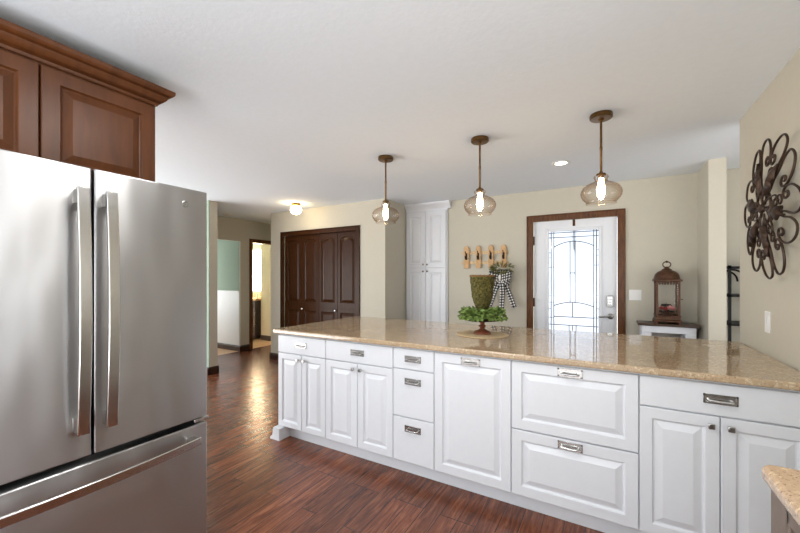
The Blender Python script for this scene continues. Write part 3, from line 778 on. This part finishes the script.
o = obj('knot', lathe(B(), [(0, -.035), (.012, -.03), (.018, -.01), (.018, .01), (.012, .03), (0, .035)], (bxx, byy-.045, bzz), 14), 'plaid', t, smooth=True)

def leaf(b, p, d, L_, W_, roll, curl=.25):
    """one small curved leaf of six quads"""
    d = Vector(d).normalized(); s = d.cross(Vector((0, 0, 1)))
    if s.length < .05: s = Vector((1, 0, 0))
    s.normalize(); n = s.cross(d)
    s, n = s*math.cos(roll)+n*math.sin(roll), n*math.cos(roll)-s*math.sin(roll)
    p = Vector(p); rows = []
    for k, wf in ((0, .12), (.3, .85), (.62, 1.), (1, .06)):
        cpt = p+d*L_*k-n*curl*L_*k*k
        rows.append((b.verts.new(cpt-s*W_*.5*wf+n*W_*.1*wf), b.verts.new(cpt), b.verts.new(cpt+s*W_*.5*wf+n*W_*.1*wf)))
    for a, c in zip(rows, rows[1:]):
        b.faces.new((a[0], a[1], c[1], c[0])); b.faces.new((a[1], a[2], c[2], c[1]))
rnd = random.Random(3)
b = B()
for i in range(150):
    a = rnd.uniform(0, 2*PI); r = rnd.uniform(0, 1)**.6
    p = (bxx+.02+r*.13*math.cos(a), byy-.03+rnd.uniform(-.05, .02), bzz+.115+r*.055*math.sin(a))
    leaf(b, p, (math.cos(a)*1.2, rnd.uniform(-1, .2), math.sin(a)+.35), rnd.uniform(.04, .075), rnd.uniform(.01, .02), rnd.uniform(-1, 1))
obj('greenery', b, 'leaf2', t)

# ------------------------------------------------------------------ centrepiece on the island
cx_, cy_ = -.832, 2.70
b = lathe(B(), [(0, .9205), (.188, .9205), (.192, .923), (.188, .927), (0, .927)], (cx_, cy_, 0), 48, cap=False)
o = obj('woven_placemat', b, 'mat_', smooth=True); tag(o, 'round tan woven placemat on the granite under the pedestal stand', 'placemat')
t = thing('pedestal_stand', (cx_, cy_, .928), 'turned dark wood pedestal stand with a round plate on the placemat', 'stand')
b = lathe(B(), [(0, .928), (.066, .928), (.066, .938), (.058, .948), (.034, .957), (.02, .966), (.016, .974), (.026, .984), (.027, .992), (.016, 1.0), (.018, 1.012), (.03, 1.022), (.034, 1.026), (0, 1.026)], (cx_, cy_, 0), 32, cap=False)
obj('pedestal', b, 'turned', t, smooth=True)
b = lathe(B(), [(0, 1.026), (.10, 1.028), (.150, 1.036), (.160, 1.046), (.157, 1.050), (.146, 1.042), (.1, 1.036), (0, 1.035)], (cx_, cy_, 0), 40, cap=False)
obj('plate', b, 'darkiron', t, smooth=True)
# moss urn
from mathutils import noise as mnoise
b = B()
prof = [(.0, 1.044), (.036, 1.044), (.036, 1.06), (.033, 1.08), (.036, 1.105), (.050, 1.135), (.066, 1.17), (.076, 1.21), (.082, 1.26), (.087, 1.31), (.092, 1.35), (.093, 1.366), (.086, 1.37), (.083, 1.35), (.078, 1.29), (.03, 1.16), (0, 1.15)]
fine = []
for (a, z0), (b0, z1) in zip(prof, prof[1:]):
    k = max(1, int(abs(z1-z0)/.006))
    for i in range(k): fine.append((a+(b0-a)*i/k, z0+(z1-z0)*i/k))
fine.append(prof[-1])
lathe(b, fine, (0, 0, 0), 72, cap=False)
for v in b.verts:
    r = math.hypot(v.co.x, v.co.y)
    if r > .03 and v.co.z < 1.362:
        f = 1+(.05*mnoise.noise(v.co*60)+.05*mnoise.noise(v.co*140))*(.09/r)
        v.co.x *= f; v.co.y *= f
bmesh.ops.translate(b, verts=b.verts, vec=(cx_, cy_, 0))
t = thing('moss_urn', (cx_, cy_, 1.044), 'tall green moss-covered urn standing on the pedestal stand', 'urn')
obj('urn_body', b, 'moss', t, smooth=True)
b = B(); tube(b, [(cx_+.09*math.cos(2*PI*i/40), cy_+.09*math.sin(2*PI*i/40), 1.37+.002*math.sin(9*i)) for i in range(40)], .0075, 8, True)
obj('rim', b, 'mossrim', t, smooth=True)
b = B()
for i in range(900):
    a = rnd.uniform(0, 2*PI); R_ = rnd.uniform(.05, .165); z = 1.062+.062*math.sin(PI*min(1, max(0, (.19-R_)/.15)))*rnd.uniform(.15, 1)
    el = rnd.uniform(-.1, 1.3); a2 = a+rnd.uniform(-1.6, 1.6)
    leaf(b, (cx_+R_*math.cos(a), cy_+R_*math.sin(a), z), (math.cos(a2), math.sin(a2), el), rnd.uniform(.02, .034), rnd.uniform(.016, .026), rnd.uniform(-1.2, 1.2))
for i in range(170):
    a = rnd.uniform(0, 2*PI); R_ = rnd.uniform(.162, .170); a2 = a+rnd.uniform(-.9, .9)
    leaf(b, (cx_+R_*math.cos(a), cy_+R_*math.sin(a), rnd.uniform(1.055, 1.07)), (math.cos(a2), math.sin(a2), rnd.uniform(-1.4, .3)), rnd.uniform(.02, .03), rnd.uniform(.016, .024), rnd.uniform(-.8, .8))
tube(b, [(cx_+.11*math.cos(2*PI*i/40), cy_+.11*math.sin(2*PI*i/40), 1.062) for i in range(40)], .010, 6, True)
o = obj('greenery_wreath', b, 'leaf'); tag(o, 'bright green leafy wreath ring around the foot of the moss urn', 'wreath')

# ------------------------------------------------------------------ console table, lantern
KX0, KX1, KY0, KY1 = .27, .775, 4.45, 4.725
t = thing('console_table', (.52, 4.58, 0), 'white console table with a dark wood top by the short wall', 'table')
obj('tabletop', bx(KX0, KX1, KY0-.01, KY1, .868, .892), 'tabletop', t, bevel=.004)
b = B(); box(b, KX0+.03, KX1-.03, KY0+.015, KY0+.035, .80, .867); box(b, KX0+.03, KX1-.03, KY1-.04, KY1-.02, .80, .867); box(b, KX0+.03, KX0+.05, KY0+.035, KY1-.04, .80, .867); box(b, KX1-.05, KX1-.03, KY0+.035, KY1-.04, .80, .867)
obj('apron', b, 'white', t, bevel=.003)
for x in (KX0+.03, KX1-.115):
    for y in (KY0+.012, KY1-.06): obj('leg', bx(x, x+.085, y, y+.045, 0, .80), 'white', t, bevel=.004)
obj('back_panel', bx(KX0+.115, KX1-.115, KY1-.018, KY1-.006, .1, .80), 'shade_in', t)
obj('shelf', bx(KX0+.05, KX1-.05, KY0+.06, KY1-.065, .2, .22), 'white', t)

LX, LY_, LZ = .525, 4.58, .892
t = thing('candle_lantern', (LX, LY_, LZ), 'aged copper lantern with glass sides and a domed top on the console table', 'lantern')
w2 = .098
b = B()
def sq(b, prof):
    rows = [[b.verts.new((LX+sx*r, LY_+sy*r, LZ+z)) for sx, sy in ((-1, -1), (1, -1), (1, 1), (-1, 1))] for r, z in prof]
    for a, c in zip(rows, rows[1:]):
        for i in range(4): b.faces.new((a[i], a[(i+1) % 4], c[(i+1) % 4], c[i]))
    b.faces.new(rows[0][::-1]); b.faces.new(rows[-1])
sq(b, [(.108, .018), (.112, .022), (.112, .034), (.102, .042), (.102, .072), (.106, .076), (.106, .084), (.09, .085)])
for sx in (-1, 1):
    for sy in (-1, 1):
        x, y = LX+sx*.098, LY_+sy*.098
        box(b, x-.014, x+.014, y-.014, y+.014, LZ, LZ+.02)
obj('base', b, 'copper', t, bevel=.002)
for sx in (-1, 1):
    for sy in (-1, 1):
        x, y = LX+sx*.090, LY_+sy*.090
        obj('post', bx(x-.009, x+.009, y-.009, y+.009, LZ+.084, LZ+.428), 'copper', t)
b = B(); sq(b, [(.112, .428), (.116, .432), (.116, .446), (.100, .452)])
obj('top_frame', b, 'copper', t, bevel=.002)
b = B()
for i in range(7):
    for s, ax in ((-1, 'y'), (1, 'y'), (-1, 'x'), (1, 'x')):
        u = -.07+i*.0233
        c0 = (LX+u, LY_+s*.094) if ax == 'y' else (LX+s*.094, LY_+u)
        lathe(b, [(0, LZ+.392), (.006, LZ+.398), (.009, LZ+.412), (.009, LZ+.428)], (c0[0], c0[1], 0), 8)
obj('fringe', b, 'copper', t, smooth=True)
b = lathe(B(), [(.116, .450), (.112, .456), (.108, .470), (.104, .487), (.096, .506), (.080, .524), (.058, .536), (.044, .542), (.046, .548), (.036, .555), (.022, .562), (.018, .57), (.02, .576), (.006, .58), (0, .581)], (LX, LY_, LZ), 12, cap=True)
obj('dome', b, 'copper', t, bevel=.002)
b = B(); tube(b, [(LX+.033*math.cos(2*PI*i/28), LY_, LZ+.60+.030*math.sin(2*PI*i/28)) for i in range(28)], .0055, 8, True)
lathe(b, [(0, .616), (.009, .62), (.013, .629), (.008, .638), (0, .643)], (LX, LY_, LZ), 12); obj('ring', b, 'copper', t, smooth=True)
b = B(); tube(b, [(LX+.101, LY_-.096, LZ+.25), (LX+.112, LY_-.099, LZ+.25), (LX+.118, LY_-.1, LZ+.245)], .005, 8); obj('latch', b, 'copper', t)
for s in (-1, 1):
    obj('glass_pane', bx(LX-.081, LX+.081, LY_+s*.090-.001, LY_+s*.090+.001, LZ+.085, LZ+.428), 'pane', t)
    obj('glass_pane', bx(LX+s*.090-.001, LX+s*.090+.001, LY_-.081, LY_+.081, LZ+.085, LZ+.428), 'pane', t)
for s in (-1, 1):
    b = B()
    for i in range(8):
        x = LX-.07+i*.02; tube(b, [(x, LY_+s*.097, LZ+.084), (x, LY_+s*.097, LZ+.118)], .0025, 5)
    tube(b, [(LX-.081, LY_+s*.097, LZ+.118), (LX+.081, LY_+s*.097, LZ+.118)], .0035, 6)
    obj('gallery_rail', b, 'copper', t)
t = thing('flower_posy', (LX, LY_, LZ+.086), 'cluster of red and pink flowers inside the copper lantern', 'flowers')
for i, (dx, dy, dz, r, m) in enumerate(((-.05, -.04, .05, .03, 'red'), (-.015, -.055, .045, .026, 'red'), (.022, -.04, .055, .034, 'pink'), (.048, -.035, .05, .03, 'pink'), (.005, .02, .06, .03, 'red'), (-.04, .03, .05, .028, 'pink'), (.05, .04, .05, .026, 'red'))):
    b = B()
    for k in range(26):
        ph = k*2.4; rr = .2+.8*(k/26); el = 1.3-1.5*k/26
        leaf(b, (LX+dx, LY_+dy, LZ+.086+dz), (math.cos(ph)*math.cos(el), math.sin(ph)*math.cos(el), math.sin(el)), r*1.25, r*.85, 0, -.2)
    obj('blossom', b, m, t)
b = B()
for k in range(46):
    ph = k*2.4; R_ = .02+.05*((k*7) % 10)/10
    leaf(b, (LX+R_*math.cos(ph), LY_+R_*math.sin(ph), LZ+.088), (math.cos(ph)*.6, math.sin(ph)*.6, .9), .05, .02, 0, .2)
obj('foliage', b, 'darkiron', t)
t = thing('pillar_candle', (LX, LY_+.01, LZ+.086), 'dark pillar candle standing among the flowers in the lantern', 'candle')
t_ = lathe(B(), [(0, LZ+.0862), (.022, LZ+.0862), (.022, LZ+.165), (.045, LZ+.168), (.05, LZ+.175), (.04, LZ+.19), (.0, LZ+.195)], (LX, LY_+.045, 0), 20, cap=False)
obj('candle_body', t_, 'darkiron', t, smooth=True)
obj('wick', tube(B(), [(LX, LY_+.045, LZ+.193), (LX+.002, LY_+.045, LZ+.21)], .0018, 6), 'blackmetal', t)

# ------------------------------------------------------------------ black metal shelf unit
t = thing('metal_shelf', (1.16, 4.52, 0), 'black metal shelf unit glimpsed past the right wall', 'shelf')
EX0, EX1, EY0, EY1 = .962, 1.36, 4.38, 4.66
for x in (EX0, EX1):
    for y in (EY0, EY1): obj('post', bx(x, x+.02, y, y+.02, 0, 1.47), 'blackmetal', t)
for z in (.25, .60, .925, 1.19, 1.45):
    obj('shelf_board', bx(EX0+.0, EX1+.02, EY0, EY1+.02, z-.01, z+.012), 'blackmetal', t)
for y in (EY0+.01, EY1+.01):
    for x, sg in ((EX0+.02, 1), (EX1, -1)):
        b = B(); tube(b, [(x+sg*.11*math.sin(a), y, 1.32+.11*math.cos(a)) for a in [PI/2*k/10 for k in range(11)]], .008, 8)
        obj('arched_brace', b, 'blackmetal', t, smooth=True)


# ------------------------------------------------------------------ switch plates
def plate(name, T, u, z, wd, ht, rockers, label):
    t = thing(name, T(u, z, 0), label, 'switch plate')
    obj('plate', fbox(B(), T, u-wd/2, u+wd/2, z-ht/2, z+ht/2, 0.0005, .006), 'plastic', t, bevel=.002)
    for k in range(rockers):
        uu = u+(k-(rockers-1)/2)*.046
        b = fbox(B(), T, uu-.0165, uu+.0165, z-.034, z+.034, .006, .009) if rockers == 1 else fbox(B(), T, uu-.005, uu+.005, z-.011, z+.011, .006, .016)
        obj('switch', b, 'plastic', t, bevel=.001)
plate('light_switch', face_my(4.75), .262, 1.165, .116, .118, 2, 'white double light switch plate between the front door and lantern')
plate('light_switch', face_mx(.785), 2.80, 1.105, .075, .12, 1, 'white rocker switch plate on the right wall under the metal art')

# ------------------------------------------------------------------ scrolled metal wall art
AX, AY, AZ = .785, 2.61, 1.72
t = thing('wall_art', (AX, AY, AZ), 'large round bronze scrollwork metal art with leaves on the right wall', 'wall art')
AR = .43
def AP(r, th):
    """polar point on the shallow dome of the medallion; th=0 points towards the camera end (-Y)"""
    d = .046+.028*(1-min(1, r/AR)**2)
    return (AX-d, AY-r*math.cos(th), AZ+r*math.sin(th))
def AC(u, v):
    return AP(.95*math.hypot(u, v), math.atan2(v, u))
def spiral(cu, cv, r0, r1, a0, turns, n=26):
    return [(cu+(r0+(r1-r0)*i/n)*math.cos(a0+turns*2*PI*i/n), cv+(r0+(r1-r0)*i/n)*math.sin(a0+turns*2*PI*i/n)) for i in range(n+1)]
def smoothpts(pts, n=6):
    out = []
    P = [pts[0]]+list(pts)+[pts[-1]]
    for i in range(1, len(P)-2):
        p0, p1, p2, p3 = P[i-1:i+3]
        for k in range(n):
            s = k/n
            out.append(tuple(.5*((2*b_)+(-a_+c_)*s+(2*a_-5*b_+4*c_-d_)*s*s+(-a_+3*b_-3*c_+d_)*s**3) for a_, b_, c_, d_ in zip(p0, p1, p2, p3)))
    out.append(pts[-1]); return out
def rot(p, a): return (p[0]*math.cos(a)-p[1]*math.sin(a), p[0]*math.sin(a)+p[1]*math.cos(a))
# one sixth of the design, drawn with its stem along +u
def pol(L_, sg): return smoothpts([(r*math.cos(math.radians(d*sg)), r*math.sin(math.radians(d*sg))) for r, d in L_])
curve = [(.18, 0), (.26, 3), (.33, 2), (.385, 5), (.40, 12), (.38, 19), (.335, 25.5), (.285, 29), (.248, 27), (.24, 21), (.262, 17), (.287, 19), (.285, 23), (.27, 23.5)]
big = pol(curve, 1)
big2 = pol([(r*.97, d) for r, d in curve], -1)
inner = smoothpts([(.05, 0), (.10, .035), (.15, .07), (.19, .09), (.215, .07), (.205, .045), (.18, .05), (.183, .066)])
inner2 = smoothpts([(.05, 0), (.10, -.035), (.14, -.075), (.145, -.11), (.115, -.125), (.095, -.10), (.11, -.082), (.124, -.095)])
for k in range(6):
    a = math.radians(45+60*k)
    b = B()
    for cv, r in ((big, .0055), (big2, .0055), (inner, .0045), (inner2, .0045)):
        tube(b, [AC(*rot(p, a)) for p in cv], r, 7)
    tube(b, [AC(*rot(p, a)) for p in ((.03, 0), (.08, .004), (.13, -.003), (.2, 0))], .006, 7)
    obj('scroll', b, 'artmetal', t, smooth=True)
    # acanthus leaf with a lobed outline, slightly cupped
    b = B(); n = 15; mid = []; le = []; ri = []
    for i in range(n+1):
        s = i/n; u = .085+.19*s
        env = math.sin(PI*min(1, s*1.02+.06))**.75*.046
        wd = env*(.55+.45*abs(math.sin(s*PI*3.6+.5)))
        curl = .018*math.sin(PI*s)+.03*max(0, s-.7)
        def P3(uu, vv, lift):
            q = AC(*rot((uu, vv), a)); return (q[0]-lift, q[1], q[2])
        mid.append(b.verts.new(P3(u, 0, curl+.008)))
        le.append(b.verts.new(P3(u+.012*abs(math.sin(s*PI*3.6+.5)), wd, curl-.004))); ri.append(b.verts.new(P3(u+.012*abs(math.sin(s*PI*3.6+.5)), -wd, curl-.004)))
    for i in range(n):
        b.faces.new((mid[i], mid[i+1], le[i+1], le[i])); b.faces.new((ri[i], ri[i+1], mid[i+1], mid[i]))
    o = obj('leaf', b, 'artmetal', t, smooth=True)
    s_ = o.modifiers.new('thick', 'SOLIDIFY'); s_.thickness = .004
b = lathe(B(), [(.0, -.095), (.014, -.092), (.024, -.085), (.026, -.077), (.02, -.07), (.012, -.066), (.012, -.001)], (AX, AY, AZ), 20, 'x', cap=False)
obj('hub', b, 'artmetal', t, smooth=True)
b = B(); tube(b, [AP(.10, 2*PI*i/40) for i in range(40)], .006, 7, True); obj('inner_ring', b, 'artmetal', t, smooth=True)

# ------------------------------------------------------------------ bathroom glimpsed through the doorway
t = thing('vanity', (-7.2, 5.5, 0), 'dark wood bathroom vanity seen through the hallway doorway', 'vanity')
VX1, VY = -6.615, 5.22
obj('body', bx(-7.8, VX1, VY, 5.775, .06, .86), 'espresso', t)
for i, (z0, z1) in enumerate(((.62, .84), (.36, .60), (.09, .34))):
    d = obj('drawer', panel(B(), VX1-.34, VX1-.02, z0, z1, face_my(VY), t=.018, stile=.03), 'espresso', t, smooth=True)
    b = B(); lathe(b, [(.006, 0), (.006, -.012), (.014, -.018), (.014, -.024), (0, -.028)], (VX1-.10, VY-.018, (z0+z1)/2), 12, 'y'); obj('knob', b, 'nickel', d, smooth=True)
obj('vanity_top', bx(-7.82, VX1+.005, VY-.025, 5.775, .861, .905), 'vantop', t, bevel=.004)
obj('backsplash', bx(-7.82, VX1+.005, 5.755, 5.778, .906, 1.0), 'vantop', t)
t = thing('soap_bottle', (-6.78, 5.40, .906), 'small pale bottle on the bathroom vanity', 'bottle')
obj('bottle_body', lathe(B(), [(0, .9055), (.03, .9055), (.032, .92), (.032, 1.0), (.02, 1.02), (.01, 1.03), (0, 1.03)], (-6.80, 5.40, 0), 16, cap=False), 'bottle', t, smooth=True)
obj('pump', tube(B(), [(-6.80, 5.40, 1.03), (-6.80, 5.40, 1.06), (-6.80, 5.36, 1.065)], .006, 8), 'chrome', t)
wnd = struct('window_1', bx(-7.7, -6.74, 5.765, 5.778, 1.05, 2.02), 'daywin'); slabel(wnd, 'bright bathroom window at the end of the hall', 'window')
t = thing('vanity_light', (-6.95, 5.6, 1.75), 'glowing bathroom light seen through the hallway doorway', 'wall light')
c = (-6.86, 5.50, 0)
obj('globe', lathe(B(), [(0, 1.66), (.05, 1.67), (.075, 1.70), (.08, 1.74), (.065, 1.79), (.03, 1.82), (.02, 1.83), (0, 1.83)], c, 20, cap=False), 'vlamp', t, smooth=True)
obj('arm', tube(B(), [(-6.86, 5.50, 1.83), (-6.86, 5.50, 1.86), (-6.86, 5.6, 1.88), (-6.86, 5.764, 1.88)], .01, 8), 'chrome', t, smooth=True)
